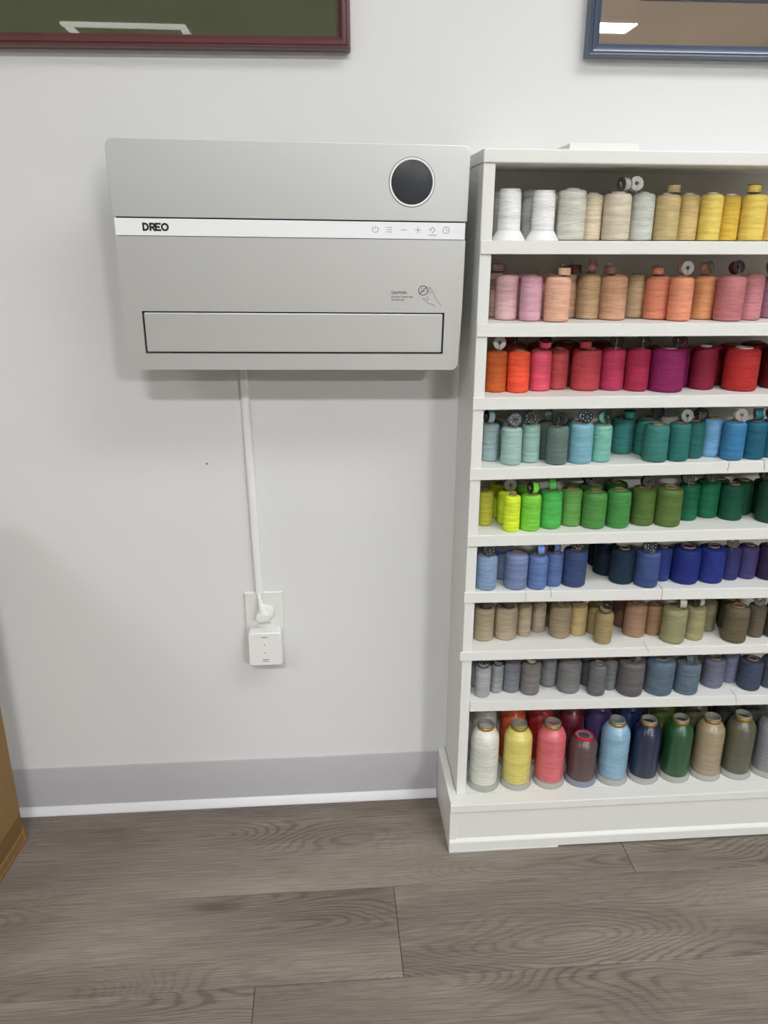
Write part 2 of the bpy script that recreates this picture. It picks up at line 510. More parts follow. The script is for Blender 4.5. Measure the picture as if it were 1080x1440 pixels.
for k in range(1, 9):
    o = rk('shelf', slab(XI, XRI, -0.1369, -0.008, k, THK[k]), bevel=0.0008)
    if k < 8:
        rk('shelf_lip', slab(LIPX[k], XR, -0.1400, -0.1370, k, THK[k]), bevel=0.0009)
    else:
        rk('shelf_lip', slab(XI + .0004, XRI, -0.1385, -0.1370, k, THK[k]), bevel=0.0006)
# plinth
rk('bottom_shelf', MB().box(XI, XRI, -0.137, -0.008, 0.088, 0.1055), bevel=0)
rk('plinth_side', MB().box(0.2138, 0.2285, -0.1665, -0.001, 0.0, 0.1110), bevel=0.0015)
rk('plinth_side', MB().box(XR + .001, XR + .016, -0.1665, -0.001, 0.0, 0.1110), bevel=0.0015)
rk('plinth_ledge', MB().box(0.2290, XR, -0.1640, -0.1372, 0.088, 0.1055), bevel=0.001)
pf = MB()
prof = [(-0.1642, 0.1060), (-0.1688, 0.1060), (-0.1694, 0.1048), (-0.1694, 0.0905), (-0.1668, 0.0880), (-0.1655, 0.0290), (-0.1690, 0.0238), (-0.1700, 0.0215), (-0.1700, 0.0042), (-0.1640, 0.0042)]
n = len(prof)
vs = [(0.2140, y, z) for y, z in prof] + [(XR + .016, y, z) for y, z in prof]
pf.add(vs, [tuple(range(n)), tuple(range(2 * n - 1, n - 1, -1))] + [(i, (i + 1) % n, (i + 1) % n + n, i + n) for i in range(n)])
rk('plinth_front', pf, bevel=0.0006)
rk('plinth_shim', MB().box(0.2145, 0.4215, -0.1704, -0.1645, 0.0, 0.0040), bevel=0.0005)

slabw = MB().prism(rrect(-0.0515, 0.0515, 0, 0.0115, 0.003), -0.04, 0.04).build('white_tray', M['paper'], None, bevel=0.001)
slabw.location = (0.4115, -0.066, TOPZ1 + 0.0001); slabw.rotation_euler = (0, 0, 0)
tag(slabw, 'thin white tray lying flat on top of the thread rack', 'tray')

# ------------------------------------------------------------------ thread spools
TABLE = [
(1,'off-white','b','t','w',0.2804,-0.0520,0.0171,0.0719,(200,200,194),[]),
(1,'bright white','f','c','w',0.2799,-0.0950,0.0168,0.0717,(227,227,227),[]),
(1,'bright white','f','c','w',0.3311,-0.0950,0.0169,0.0700,(227,227,227),[]),
(1,'off-white','b','t','w',0.3249,-0.0450,0.0156,0.0713,(210,210,203),[]),
(1,'greenish cream','b','t','w',0.3621,-0.0500,0.0167,0.0677,(192,188,161),[]),
(1,'ivory','f','t','w',0.3738,-0.0950,0.0208,0.0711,(201,199,186),[]),
(1,'cream','f','t','w',0.4087,-0.0848,0.0149,0.0654,(211,195,166),[]),
(1,'beige cream','f','t','w',0.4432,-0.0952,0.0205,0.0665,(202,190,168),[('edge',0.0067,'silver',(205,200,190)),('face',0.0230,'silver',(190,190,185))]),
(1,'pale silver','f','t','w',0.4840,-0.0900,0.0179,0.0671,(192,194,186),[]),
(1,'khaki cream','f','t','w',0.5206,-0.0950,0.0184,0.0654,(188,168,117),[('flat',0.0059,'dark',(190,170,125))]),
(1,'sandy tan','f','t','w',0.5574,-0.0846,0.0164,0.0660,(201,174,112),[]),
(1,'soft yellow','f','t','w',0.5889,-0.0954,0.0163,0.0667,(219,194,90),[]),
(1,'golden yellow','f','t','w',0.6218,-0.0877,0.0154,0.0652,(209,172,56),[]),
(1,'sunny yellow','f','t','w',0.6555,-0.0953,0.0186,0.0663,(221,192,84),[('flat',-0.0045,'dark',(225,195,90))]),
(1,'apricot yellow','f','t','w',0.6911,-0.0950,0.0164,0.0667,(221,186,105),[]),
(2,'dusty pink','b','t','w',0.2793,-0.0270,0.0175,0.0686,(204,164,154),[('flat',0.0020,'dark',(215,180,175))]),
(2,'pale pink','f','t','p',0.2870,-0.0763,0.0173,0.0675,(218,175,177),[]),
(2,'lilac pink','f','t','p',0.3206,-0.0956,0.0165,0.0666,(210,158,173),[]),
(2,'rose pink','b','t','p',0.3157,-0.0450,0.0161,0.0675,(198,144,154),[]),
(2,'blush pink','b','t','p',0.3572,-0.0450,0.0173,0.0677,(214,170,159),[]),
(2,'peach','f','t','p',0.3588,-0.1061,0.0192,0.0662,(222,170,142),[('flat',0.0072,'dark',(232,185,160))]),
(2,'tan','b','t','p',0.3936,-0.0439,0.0161,0.0675,(198,159,130),[('flat',0.0107,'dark',(120,80,70))]),
(2,'sand','f','t','p',0.4217,-0.0644,0.0182,0.0681,(191,158,119),[('edge',0.0011,'dark',(190,140,130))]),
(2,'peachy brown','f','t','p',0.4570,-0.0798,0.0197,0.0672,(198,150,117),[('flat',-0.0109,'dark',(150,110,95))]),
(2,'khaki tan','f','t','p',0.5031,-0.0485,0.0161,0.0670,(195,166,129),[]),
(2,'salmon','f','t','p',0.5310,-0.0713,0.0193,0.0658,(218,131,100),[('flat',-0.0049,'dark',(228,145,115))]),
(2,'light salmon','f','t','p',0.5565,-0.0997,0.0178,0.0661,(224,142,106),[('face',0.0018,'silver',(200,160,140))]),
(2,'orange tan','f','t','p',0.6054,-0.0733,0.0188,0.0660,(216,146,94),[('tilt',-0.0005,'silver',(215,170,140))]),
(2,'dusty rose','f','t','p',0.6351,-0.1014,0.0212,0.0674,(185,112,113),[('face',0.0028,'dark',(90,30,40))]),
(2,'old rose','f','t','p',0.6763,-0.0877,0.0181,0.0688,(191,121,127),[]),
(2,'mauve','f','t','p',0.7332,-0.0540,0.0186,0.0653,(200,135,162),[('tilt',-0.0180,'dark',(190,110,140))]),
(3,'burnt orange','f','t','p',0.2742,-0.0856,0.0171,0.0650,(192,88,23),[('face',0.0006,'silver',(190,110,70))]),
(3,'neon orange','f','t','p',0.3092,-0.0908,0.0176,0.0644,(236,72,27),[]),
(3,'hot pink','f','t','p',0.3472,-0.0795,0.0173,0.0648,(220,73,101),[('tiltflat',0.0039,'dark',(230,70,110))]),
(3,'brick rose','f','t','p',0.3801,-0.0676,0.0164,0.0642,(178,64,66),[]),
(3,'rose red','f','t','p',0.4240,-0.0765,0.0234,0.0651,(174,55,64),[('flat',-0.0072,'dark',(190,60,70))]),
(3,'raspberry','f','t','p',0.4670,-0.0792,0.0191,0.0663,(179,42,83),[('tilt',0.0003,'dark',(130,20,60))]),
(3,'crimson','f','t','p',0.5047,-0.0883,0.0190,0.0667,(159,25,64),[('tilt',0.0024,'dark',(180,30,70))]),
(3,'dark magenta','b','t','p',0.5435,-0.0445,0.0197,0.0637,(122,18,73),[]),
(3,'magenta','f','t','p',0.5518,-0.0939,0.0271,0.0675,(131,21,83),[('tilt',0.0103,'dark',(140,25,75))]),
(3,'plum magenta','b','t','p',0.5846,-0.0610,0.0188,0.0657,(112,14,66),[]),
(3,'deep crimson','f','t','w',0.6191,-0.0797,0.0199,0.0676,(127,16,47),[]),
(3,'wine red','b','t','p',0.6428,-0.0473,0.0192,0.0658,(139,18,36),[]),
(3,'scarlet','b','t','p',0.6826,-0.0405,0.0205,0.0654,(140,18,25),[]),
(3,'bright red','f','t','w',0.6774,-0.0913,0.0267,0.0662,(174,27,25),[]),
(3,'dark red','f','t','p',0.7487,-0.0770,0.0248,0.0675,(103,10,18),[]),
(3,'rust','b','t','p',0.3122,-0.0350,0.0203,0.0704,(139,36,27),[('tilt',-0.0065,'dark',(190,40,40))]),
(3,'dull red','b','t','p',0.3576,-0.0350,0.0203,0.0701,(129,36,41),[]),
(3,'dark rose','b','t','p',0.4027,-0.0335,0.0240,0.0702,(111,27,36),[]),
(3,'wine','b','t','p',0.4616,-0.0346,0.0240,0.0698,(111,22,41),[]),
(3,'blood red','b','t','p',0.7253,-0.0360,0.0219,0.0685,(120,13,19),[]),
(4,'pale blue gray','f','t','p',0.2703,-0.0878,0.0147,0.0613,(154,179,179),[('edge',-0.0036,'dark',(170,200,200))]),
(4,'grayish teal','b','t','p',0.2960,-0.0550,0.0157,0.0586,(124,155,155),[]),
(4,'pale mint','f','t','p',0.2999,-0.1128,0.0167,0.0609,(160,192,183),[('face',0.0010,'perforated',(150,180,175))]),
(4,'mint','f','t','p',0.3334,-0.1038,0.0151,0.0623,(143,181,170),[('face',-0.0038,'perforated',(140,170,165))]),
(4,'dark sage','b','t','p',0.3647,-0.0849,0.0159,0.0615,(90,109,102),[('edge',-0.0005,'dark',(130,150,145))]),
(4,'sage gray','f','t','p',0.3739,-0.1175,0.0173,0.0614,(99,120,113),[('tilt',0.0009,'perforated',(60,75,70))]),
(4,'pale teal','b','t','p',0.4090,-0.0600,0.0170,0.0586,(143,179,184),[]),
(4,'sky teal','f','t','p',0.4137,-0.1126,0.0197,0.0648,(118,171,186),[('face',0.0021,'perforated',(170,200,205))]),
(4,'seafoam','f','t','p',0.4497,-0.1103,0.0157,0.0612,(120,183,166),[('tilt',-0.0000,'perforated',(130,190,175))]),
(4,'teal','f','t','p',0.5030,-0.0607,0.0194,0.0592,(58,131,127),[('flat',0.0060,'dark',(60,140,135))]),
(4,'teal green','b','t','p',0.5397,-0.0758,0.0198,0.0611,(50,120,113),[('tilt',0.0096,'dark',(30,70,68))]),
(4,'sea green','f','t','p',0.5387,-0.1160,0.0198,0.0599,(56,124,115),[]),
(4,'deep teal','f','t','p',0.5767,-0.1159,0.0175,0.0621,(41,111,105),[('face',0.0031,'silver',(60,110,110))]),
(4,'dark teal','f','t','p',0.6085,-0.1022,0.0166,0.0616,(35,97,92),[('tilt',0.0040,'dark',(30,60,60))]),
(4,'light blue','f','t','p',0.6419,-0.0939,0.0172,0.0625,(105,160,200),[]),
(4,'azure blue','f','t','p',0.6683,-0.1184,0.0181,0.0622,(50,122,168),[('face',0.0011,'silver',(210,210,205))]),
(4,'petrol blue','f','t','p',0.7047,-0.1166,0.0176,0.0618,(25,92,117),[('edge',-0.0031,'silver',(20,100,120))]),
(4,'teal blue','f','t','p',0.7402,-0.1092,0.0178,0.0617,(31,99,123),[('face',-0.0139,'silver',(60,110,120))]),
(5,'olive yellow','f','t','p',0.2683,-0.0842,0.0133,0.0594,(176,176,51),[]),
(5,'chartreuse','b','t','p',0.2984,-0.0475,0.0149,0.0601,(191,209,32),[]),
(5,'yellow green','f','t','p',0.3063,-0.0800,0.0164,0.0582,(198,220,27),[('face',0.0021,'silver',(200,210,150))]),
(5,'neon yellow','f','t','p',0.3067,-0.1154,0.0136,0.0613,(215,236,23),[]),
(5,'lime green','f','t','p',0.3394,-0.1114,0.0167,0.0616,(118,200,51),[('edge',-0.0001,'dark',(120,215,60))]),
(5,'leaf lime','b','t','p',0.3425,-0.0550,0.0168,0.0601,(101,176,55),[]),
(5,'fresh green','f','t','p',0.3763,-0.1021,0.0186,0.0644,(73,178,77),[('edge',-0.0022,'dark',(90,200,80))]),
(5,'moss green','f','t','p',0.4140,-0.0937,0.0176,0.0632,(98,155,73),[]),
(5,'soft green','b','t','p',0.4580,-0.0600,0.0200,0.0601,(103,153,79),[('face',-0.0073,'perforated',(60,90,50))]),
(5,'grass green','f','t','p',0.4499,-0.1064,0.0199,0.0620,(77,139,64),[]),
(5,'striped green','f','t','p',0.4916,-0.1058,0.0199,0.0634,(66,137,64),[]),
(5,'dull green','b','t','p',0.5061,-0.0500,0.0202,0.0601,(55,111,57),[]),
(5,'dark olive green','f','t','p',0.5379,-0.0969,0.0201,0.0646,(81,109,49),[('face',-0.0005,'perforated',(70,90,40))]),
(5,'olive green','f','t','p',0.5799,-0.1037,0.0219,0.0651,(90,114,55),[]),
(5,'emerald','f','t','p',0.6251,-0.0795,0.0173,0.0645,(21,101,66),[('face',-0.0092,'perforated',(40,90,70))]),
(5,'emerald green','f','t','p',0.6660,-0.0660,0.0201,0.0650,(19,103,70),[('face',-0.0030,'perforated',(60,110,90))]),
(5,'deep green','b','t','p',0.6968,-0.0429,0.0179,0.0601,(18,83,59),[]),
(5,'bottle green','f','t','p',0.7034,-0.0819,0.0199,0.0616,(18,81,60),[]),
(5,'pine green','b','t','p',0.7343,-0.0563,0.0190,0.0605,(25,77,53),[]),
(5,'dark pine','b','t','p',0.7716,-0.0584,0.0177,0.0605,(25,64,47),[('face',-0.0046,'perforated',(120,130,120))]),
(5,'forest green','f','t','p',0.7642,-0.0982,0.0222,0.0671,(27,72,53),[]),
(6,'baby blue','f','t','p',0.2684,-0.1190,0.0175,0.0604,(131,157,189),[('face',-0.0006,'perforated',(120,140,170))]),
(6,'pale blue','b','t','p',0.3065,-0.0778,0.0175,0.0580,(116,137,169),[]),
(6,'periwinkle','f','t','p',0.3196,-0.1170,0.0195,0.0620,(113,131,168),[]),
(6,'cornflower blue','f','t','p',0.3559,-0.1201,0.0164,0.0599,(93,120,172),[('edge',0.0008,'dark',(110,150,215))]),
(6,'mid blue','f','t','p',0.3868,-0.1096,0.0154,0.0607,(84,106,158),[('edge',-0.0039,'dark',(90,120,180))]),
(6,'steel navy','f','t','p',0.4237,-0.1083,0.0209,0.0647,(55,72,113),[('face',-0.0021,'perforated',(190,180,160))]),
(6,'blackish navy','b','t','p',0.4948,-0.0267,0.0172,0.0580,(14,28,48),[]),
(6,'ink blue','b','t','p',0.4943,-0.0637,0.0192,0.0580,(17,33,51),[]),
(6,'dark teal navy','f','t','p',0.5120,-0.1000,0.0206,0.0612,(26,47,66),[]),
(6,'denim blue','f','t','p',0.5505,-0.1157,0.0204,0.0627,(59,79,131),[('face',-0.0038,'perforated',(170,180,190))]),
(6,'cobalt','b','t','p',0.5855,-0.0935,0.0163,0.0602,(35,55,123),[]),
(6,'royal blue','f','t','p',0.6254,-0.1018,0.0238,0.0639,(23,40,117),[]),
(6,'ultramarine blue','f','t','p',0.6723,-0.1003,0.0226,0.0629,(26,44,125),[]),
(6,'indigo','f','t','p',0.7112,-0.0938,0.0158,0.0595,(49,50,105),[('tilt',-0.0060,'silver',(50,55,110))]),
(6,'violet','f','t','p',0.7453,-0.0884,0.0172,0.0600,(63,57,106),[]),
(6,'dark plum','f','t','p',0.7832,-0.0928,0.0203,0.0609,(45,34,69),[]),
(7,'khaki','f','t','p',0.2756,-0.0878,0.0178,0.0626,(172,158,131),[('flat',0.0003,'dark',(90,80,70))]),
(7,'warm khaki','f','t','p',0.3156,-0.0839,0.0205,0.0615,(170,154,130),[('flat',0.0009,'dark',(90,80,70))]),
(7,'slim khaki','f','t','p',0.3508,-0.0782,0.0129,0.0591,(174,158,131),[]),
(7,'slim taupe','f','t','p',0.3809,-0.0646,0.0133,0.0552,(166,149,131),[]),
(7,'shadowed taupe','b','t','p',0.4107,-0.0443,0.0145,0.0578,(124,109,90),[]),
(7,'taupe','f','t','p',0.4155,-0.0840,0.0187,0.0603,(153,136,110),[]),
(7,'gold khaki','f','t','p',0.4504,-0.0771,0.0162,0.0591,(181,159,109),[]),
(7,'brown khaki','b','t','p',0.4841,-0.0759,0.0169,0.0578,(143,124,87),[]),
(7,'dark gold khaki','f','t','p',0.4866,-0.1119,0.0152,0.0595,(154,136,93),[('tiltflat',-0.0033,'perforated',(150,140,110))]),
(7,'chestnut brown','b','t','p',0.5446,-0.0485,0.0185,0.0578,(116,87,66),[]),
(7,'light brown','f','t','p',0.5536,-0.0860,0.0194,0.0607,(158,124,99),[]),
(7,'caramel brown','f','t','p',0.5898,-0.0834,0.0162,0.0581,(145,116,84),[]),
(7,'sage khaki','f','t','p',0.6149,-0.1118,0.0211,0.0651,(147,144,107),[('edge',0.0053,'silver',(200,200,190))]),
(7,'pale olive','f','t','p',0.6569,-0.1038,0.0180,0.0623,(153,146,107),[('edge',-0.0026,'silver',(190,190,180))]),
(7,'dull olive','b','t','p',0.6951,-0.0742,0.0164,0.0578,(126,121,87),[]),
(7,'dark olive brown','b','t','p',0.7430,-0.0333,0.0176,0.0578,(86,80,59),[]),
(7,'olive brown','b','t','p',0.7383,-0.0704,0.0172,0.0578,(91,86,63),[]),
(7,'dark taupe','f','t','p',0.7276,-0.1154,0.0211,0.0661,(101,92,70),[]),
(7,'umber','f','t','p',0.7741,-0.1010,0.0156,0.0610,(97,88,72),[('tilt',-0.0043,'silver',(140,130,120))]),
(7,'charcoal brown','f','t','p',0.8084,-0.1033,0.0182,0.0615,(66,61,55),[]),
(8,'silver gray','f','t','p',0.2727,-0.1134,0.0141,0.0594,(166,166,168),[('tiltflat',-0.0021,'perforated',(150,150,150))]),
(8,'dim gray','b','t','p',0.2668,-0.0820,0.0118,0.0568,(139,139,139),[]),
(8,'slim light gray','f','t','p',0.3006,-0.1026,0.0116,0.0559,(150,152,156),[('tiltflat',-0.0005,'perforated',(120,120,120))]),
(8,'blue gray','f','t','p',0.3287,-0.0980,0.0162,0.0592,(119,122,131),[]),
(8,'warm gray','f','t','p',0.3620,-0.1065,0.0175,0.0624,(123,117,115),[('tiltflat',-0.0031,'perforated',(180,165,140))]),
(8,'ash gray','b','t','p',0.4026,-0.0816,0.0165,0.0568,(124,125,127),[]),
(8,'medium gray','f','t','p',0.4353,-0.1008,0.0209,0.0607,(120,120,120),[]),
(8,'iron gray','b','t','p',0.4782,-0.0814,0.0172,0.0568,(93,96,97),[]),
(8,'dark gray','f','t','p',0.4829,-0.1151,0.0162,0.0607,(103,105,105),[]),
(8,'striped gray','b','t','p',0.5121,-0.0994,0.0131,0.0568,(113,114,116),[]),
(8,'brown gray','f','t','p',0.5466,-0.1131,0.0234,0.0651,(102,97,98),[('edge',-0.0017,'silver',(110,105,105))]),
(8,'slate blue','f','t','p',0.6011,-0.1104,0.0261,0.0659,(93,110,125),[]),
(8,'light slate blue','f','t','p',0.6530,-0.1128,0.0223,0.0601,(94,112,127),[('tilt',-0.0006,'silver',(110,120,130))]),
(8,'lavender gray','f','t','p',0.7122,-0.0949,0.0200,0.0549,(108,109,129),[]),
(8,'pale lavender','b','t','p',0.7505,-0.0810,0.0161,0.0568,(110,111,134),[]),
(8,'navy gray','f','t','p',0.7784,-0.1057,0.0206,0.0580,(66,73,93),[]),
(8,'storm blue','f','t','p',0.8219,-0.1012,0.0200,0.0557,(72,79,97),[]),
(9,'cream white','f','k','p',0.2852,-0.1077,0.0297,0.1333,(216,216,206),[]),
(9,'lemon yellow','f','k','p',0.3482,-0.1078,0.0297,0.1302,(216,202,99),[]),
(9,'coral pink','f','k','p',0.4119,-0.1073,0.0302,0.1302,(212,93,103),[]),
(9,'brown','f','s','p',0.4737,-0.1073,0.0302,0.0990,(87,62,63),[]),
(9,'sky blue','f','k','p',0.5353,-0.1073,0.0302,0.1297,(133,174,198),[]),
(9,'navy','f','k','p',0.5963,-0.1081,0.0294,0.1281,(17,30,64),[]),
(9,'dark green','f','k','p',0.6583,-0.1080,0.0295,0.1285,(22,78,40),[]),
(9,'tan','f','k','p',0.7202,-0.1079,0.0296,0.1276,(158,140,112),[]),
(9,'olive gray','f','k','p',0.7806,-0.1073,0.0302,0.1302,(87,87,66),[]),
(9,'cool gray','f','k','p',0.8435,-0.1073,0.0302,0.1291,(133,131,139),[]),
(9,'off-white','b','k','p',0.2981,-0.0415,0.0276,0.1294,(191,191,181),[]),
(9,'vivid orange','b','k','p',0.3538,-0.0415,0.0276,0.1294,(215,81,19),[]),
(9,'deep red','b','k','p',0.4097,-0.0415,0.0277,0.1294,(167,19,33),[]),
(9,'maroon','b','k','p',0.4686,-0.0415,0.0278,0.1294,(105,19,42),[]),
(9,'purple','b','k','p',0.5248,-0.0415,0.0278,0.1294,(78,59,122),[]),
(9,'dark blue','b','k','p',0.5852,-0.0415,0.0279,0.1294,(28,49,105),[]),
(9,'moss green','b','k','p',0.6520,-0.0415,0.0280,0.1294,(84,105,34),[]),
(9,'drab olive','b','k','p',0.7194,-0.0415,0.0281,0.1294,(105,99,74),[]),
(9,'charcoal','b','k','p',0.7814,-0.0415,0.0282,0.1294,(57,57,55),[]),
(9,'gunmetal gray','b','k','p',0.8408,-0.0415,0.0283,0.1294,(91,89,91),[]),
]
ORD = ['', 'first', 'second', 'third', 'fourth', 'fifth', 'sixth', 'seventh', 'eighth', 'ninth', 'tenth', 'eleventh', 'twelfth', 'thirteenth',
       'fourteenth', 'fifteenth', 'sixteenth', 'seventeenth', 'eighteenth']
SHN = {1: 'top shelf', 2: 'second shelf', 3: 'third shelf', 4: 'fourth shelf', 5: 'fifth shelf', 6: 'sixth shelf', 7: 'seventh shelf', 8: 'eighth shelf', 9: 'bottom shelf'}
def spool_tube(root, r, h, core, rnd):
    sh = min(0.0042, r * .26)
    rc = r * rnd.uniform(.42, .52)
    prof = [(rc, 0.0012), (r * .93, 0.0010), (r * .985, 0.0022), (r, 0.005)]
    for i in range(1, 6):
        prof.append((r * (1 + 0.008 * math.sin(i * 2.1 + rnd.random() * 6)), 0.005 + (h - 0.005 - sh * 1.4) * i / 6))
    prof += [(r * .995, h - sh * 1.25), (r - sh * .35, h - sh * .45), (r - sh * 1.2, h - sh * .05), (rc + .0006, h)]
    th = MB().lathe(prof, 32).build('thread', M['thread'], root, smooth=60)
    cr = rc
    MB().lathe([(cr, 0.0), (cr, h + .0016), (cr - .0004, h + .0022), (cr * .80, h + .0022), (cr * .76, h + .0012), (cr * .74, h - .020), (cr * .1, h - .0205), (cr * .1, 0.0)], 24).build(
        'core', M['core_' + core], root, smooth=40)
    return th, h + .0022

def spool_cone(root, r, h, rnd):
    MB().lathe([(r * 1.48, 0), (r * 1.48, .0015), (r * 1.02, h * .20), (r * .8, h * .21), (r * .8, 0)], 32, closed=True).build('base', M['cone_base'], root, smooth=35)
    th = MB().lathe([(r * .82, h * .205), (r * 1.0, h * .205), (r * 1.0, h * .5), (r * .98, h * .93), (r * .9, h * .955), (r * .5, h * .955)], 32).build('thread', M['thread'], root, smooth=50)
    MB().lathe([(r * .90, h * .955), (r * .90, h * .985), (r * .86, h), (r * .55, h), (r * .5, h * .985), (r * .5, h * .9)], 28).build('cap', M['cone_base'], root, smooth=35)
    return th, h

def spool_king(root, R, h, short, rnd):
    r = R * .89
    bm_ = M['kbase_blue'] if short else M['kbase']
    MB().lathe([(R * .97, 0), (R, .0012), (R, .0042), (R * .985, .0058), (R * .93, .0105), (r * .9, .0110), (r * .9, 0.0)], 40).build('base', bm_, root, smooth=35)
    nr = R * .50
    zt = h - (.0095 if not short else .003)          # top of the wound thread
    zs = zt - (.019 if not short else .016)          # shoulder
    prof = [(r * .88, .0112), (r * .97, .0115), (r, .016), (r * 1.0, .04), (r * .995, (zs + .03) / 2), (r * .985, zs - .003), (r * .955, zs + .003), (r * .88, zs + .0085), (nr * 1.22, zt - .0022), (nr * .9, zt)]
    th = MB().lathe(prof, 40).build('thread', M['silk'], root, smooth=60)
    if short:
        MB().lathe([(nr * 1.12, zt - .004), (nr * 1.15, h - .0006), (nr * 1.08, h), (nr * .98, h), (nr * .95, h - .0015), (nr * .95, zt - .004)], 32, closed=True).build('rim_ring', M['red_ring'], root, smooth=35)
        MB().lathe([(nr * .94, zt - .006), (nr * .94, h - .0016), (nr * .72, h - .0016), (nr * .70, h - .02), (nr * .1, h - .0205), (nr * .1, zt - .006 - .02)], 28).build('neck_tube', bm_, root, smooth=35)
    else:
        MB().lathe([(nr * .92, zt - .002), (nr * .98, h - .0012), (nr * .93, h), (nr * .89, h), (nr * .87, h - .0016), (nr * .84, h - .03), (nr * .1, h - .0305), (nr * .1, zt - .04)], 32).build('neck_tube', M['neck'], root, smooth=35)
        MB().lathe([(nr * .95, zt - .0012), (nr * 1.04, zt + .0002), (nr * 1.06, zt + .0046), (nr * 1.0, zt + .0056), (nr * .96, zt + .004)], 32, closed=True).build('gold_ring', M['gold'], root, smooth=35)
    return th, h

# bobbins -----------------------------------------------------------
def flange_mesh(style):
    cu = bpy.data.curves.new('flange', 'CURVE'); cu.dimensions = '2D'; cu.fill_mode = 'BOTH'; cu.extrude = 0.0004
    def ring(cx, cy, r, n):
        sp = cu.splines.new('POLY'); sp.points.add(n - 1); sp.use_cyclic_u = True
        for i in range(n):
            a = 2 * math.pi * i / n
            sp.points[i].co = (cx + r * math.cos(a), cy + r * math.sin(a), 0, 1)
    ring(0, 0, 0.0102, 32); ring(0, 0, 0.0030, 14)
    if style == 'perforated':
        for k in range(8):
            a = 2 * math.pi * (k + .5) / 8
            ring(.0073 * math.cos(a), .0073 * math.sin(a), .00135, 8)
    elif style == 'dark':
        for k in range(4):
            a = 2 * math.pi * k / 4
            ring(.0068 * math.cos(a), .0068 * math.sin(a), .0011, 8)
    o = bpy.data.objects.new('flange', cu); COL.objects.link(o)
    bpy.context.view_layer.update()
    me = bpy.data.meshes.new_from_object(o.evaluated_get(bpy.context.evaluated_depsgraph_get()))
    bpy.data.objects.remove(o); bpy.data.curves.remove(cu)
    me.name = 'flange'
    me.materials.clear(); me.materials.append(M['bob_' + {'silver': 'silver', 'perforated': 'perf', 'dark': 'dark'}[style]])
    return me
FL = {s: flange_mesh(s) for s in ('silver', 'perforated', 'dark')}
BW = 0.0052     # half width between the flanges
bob_thread = MB().lathe([(.0030, -BW), (.0092, -BW), (.0093, 0), (.0092, BW), (.0030, BW)], 24, closed=True).mesh('thread', M['thread'], 40)
wire_face = MB().tube([(0.0, 0.0, .0075), (0.0, 0.0006, .0079), (-.0006, .0030, .0080), (-.0006, .0035, .0078), (0, .0030, .0072), (0, -.004, .0072), (0, -.0110, .0070), (0, -.0150, .0055)], .00042, 6).mesh('wire_clip', M['wire'], 60)
wire_loop = MB().tube([(.0045, .0055, -.0075), (.0045, .0055, .0065), (.0040, .0055, .0090), (.0015, .0055, .0102), (-.0010, .0055, .0092), (-.0016, .0055, .0065), (-.0016, .0055, .0045)], .00042, 6).mesh('wire_clip', M['wire'], 60)
def bobbin(root_xyz, btype, style, rgb, rnd):
    """axis of the bobbin is local z; stands on a spool top at root_xyz"""
    x, y, z = root_xyz
    o = empty('bobbin', (x, y, z))
    R = .0102
    face = {'face': 0, 'edge': 1, 'tilt': 2, 'flat': 3, 'tiltflat': 4}[btype]
    yaw = rnd.uniform(-.16, .16)
    if face == 0:
        rot = Matrix.Rotation(yaw, 4, 'Z') @ Matrix.Rotation(math.radians(90 - rnd.uniform(4, 14)), 4, 'X'); up = R
    elif face == 1:
        rot = Matrix.Rotation(math.radians(rnd.choice([-1, 1]) * rnd.uniform(66, 80)), 4, 'Z') @ Matrix.Rotation(math.radians(90 + rnd.uniform(-8, 8)), 4, 'X'); up = R
    elif face == 2:
        rot = Matrix.Rotation(math.radians(rnd.choice([-1, 1]) * rnd.uniform(28, 48)), 4, 'Z') @ Matrix.Rotation(math.radians(90 - rnd.uniform(8, 18)), 4, 'X'); up = R
    elif face == 3:
        rot = Matrix.Rotation(rnd.uniform(-1, 1), 4, 'Z'); up = BW + .0004
    else:
        rot = Matrix.Rotation(rnd.uniform(-.5, .5), 4, 'Z') @ Matrix.Rotation(math.radians(26), 4, 'X'); up = R * math.sin(math.radians(26)) + BW * .9
    o.matrix_world = Matrix.Translation((x, y, z + up)) @ rot
    for s in (-1, 1):
        f = bpy.data.objects.new('flange', FL[style]); COL.objects.link(f); f.parent = o; f.location = (0, 0, s * (BW + .0004))
    th = bpy.data.objects.new('thread', bob_thread); COL.objects.link(th); th.parent = o; th.color = lin(rgb)
    w = bpy.data.objects.new('wire_clip', wire_face if face in (0, 1, 2) else wire_loop); COL.objects.link(w); w.parent = o
    if face in (0, 2):
        w.location = (0, -.0008, -.0004)
    return o

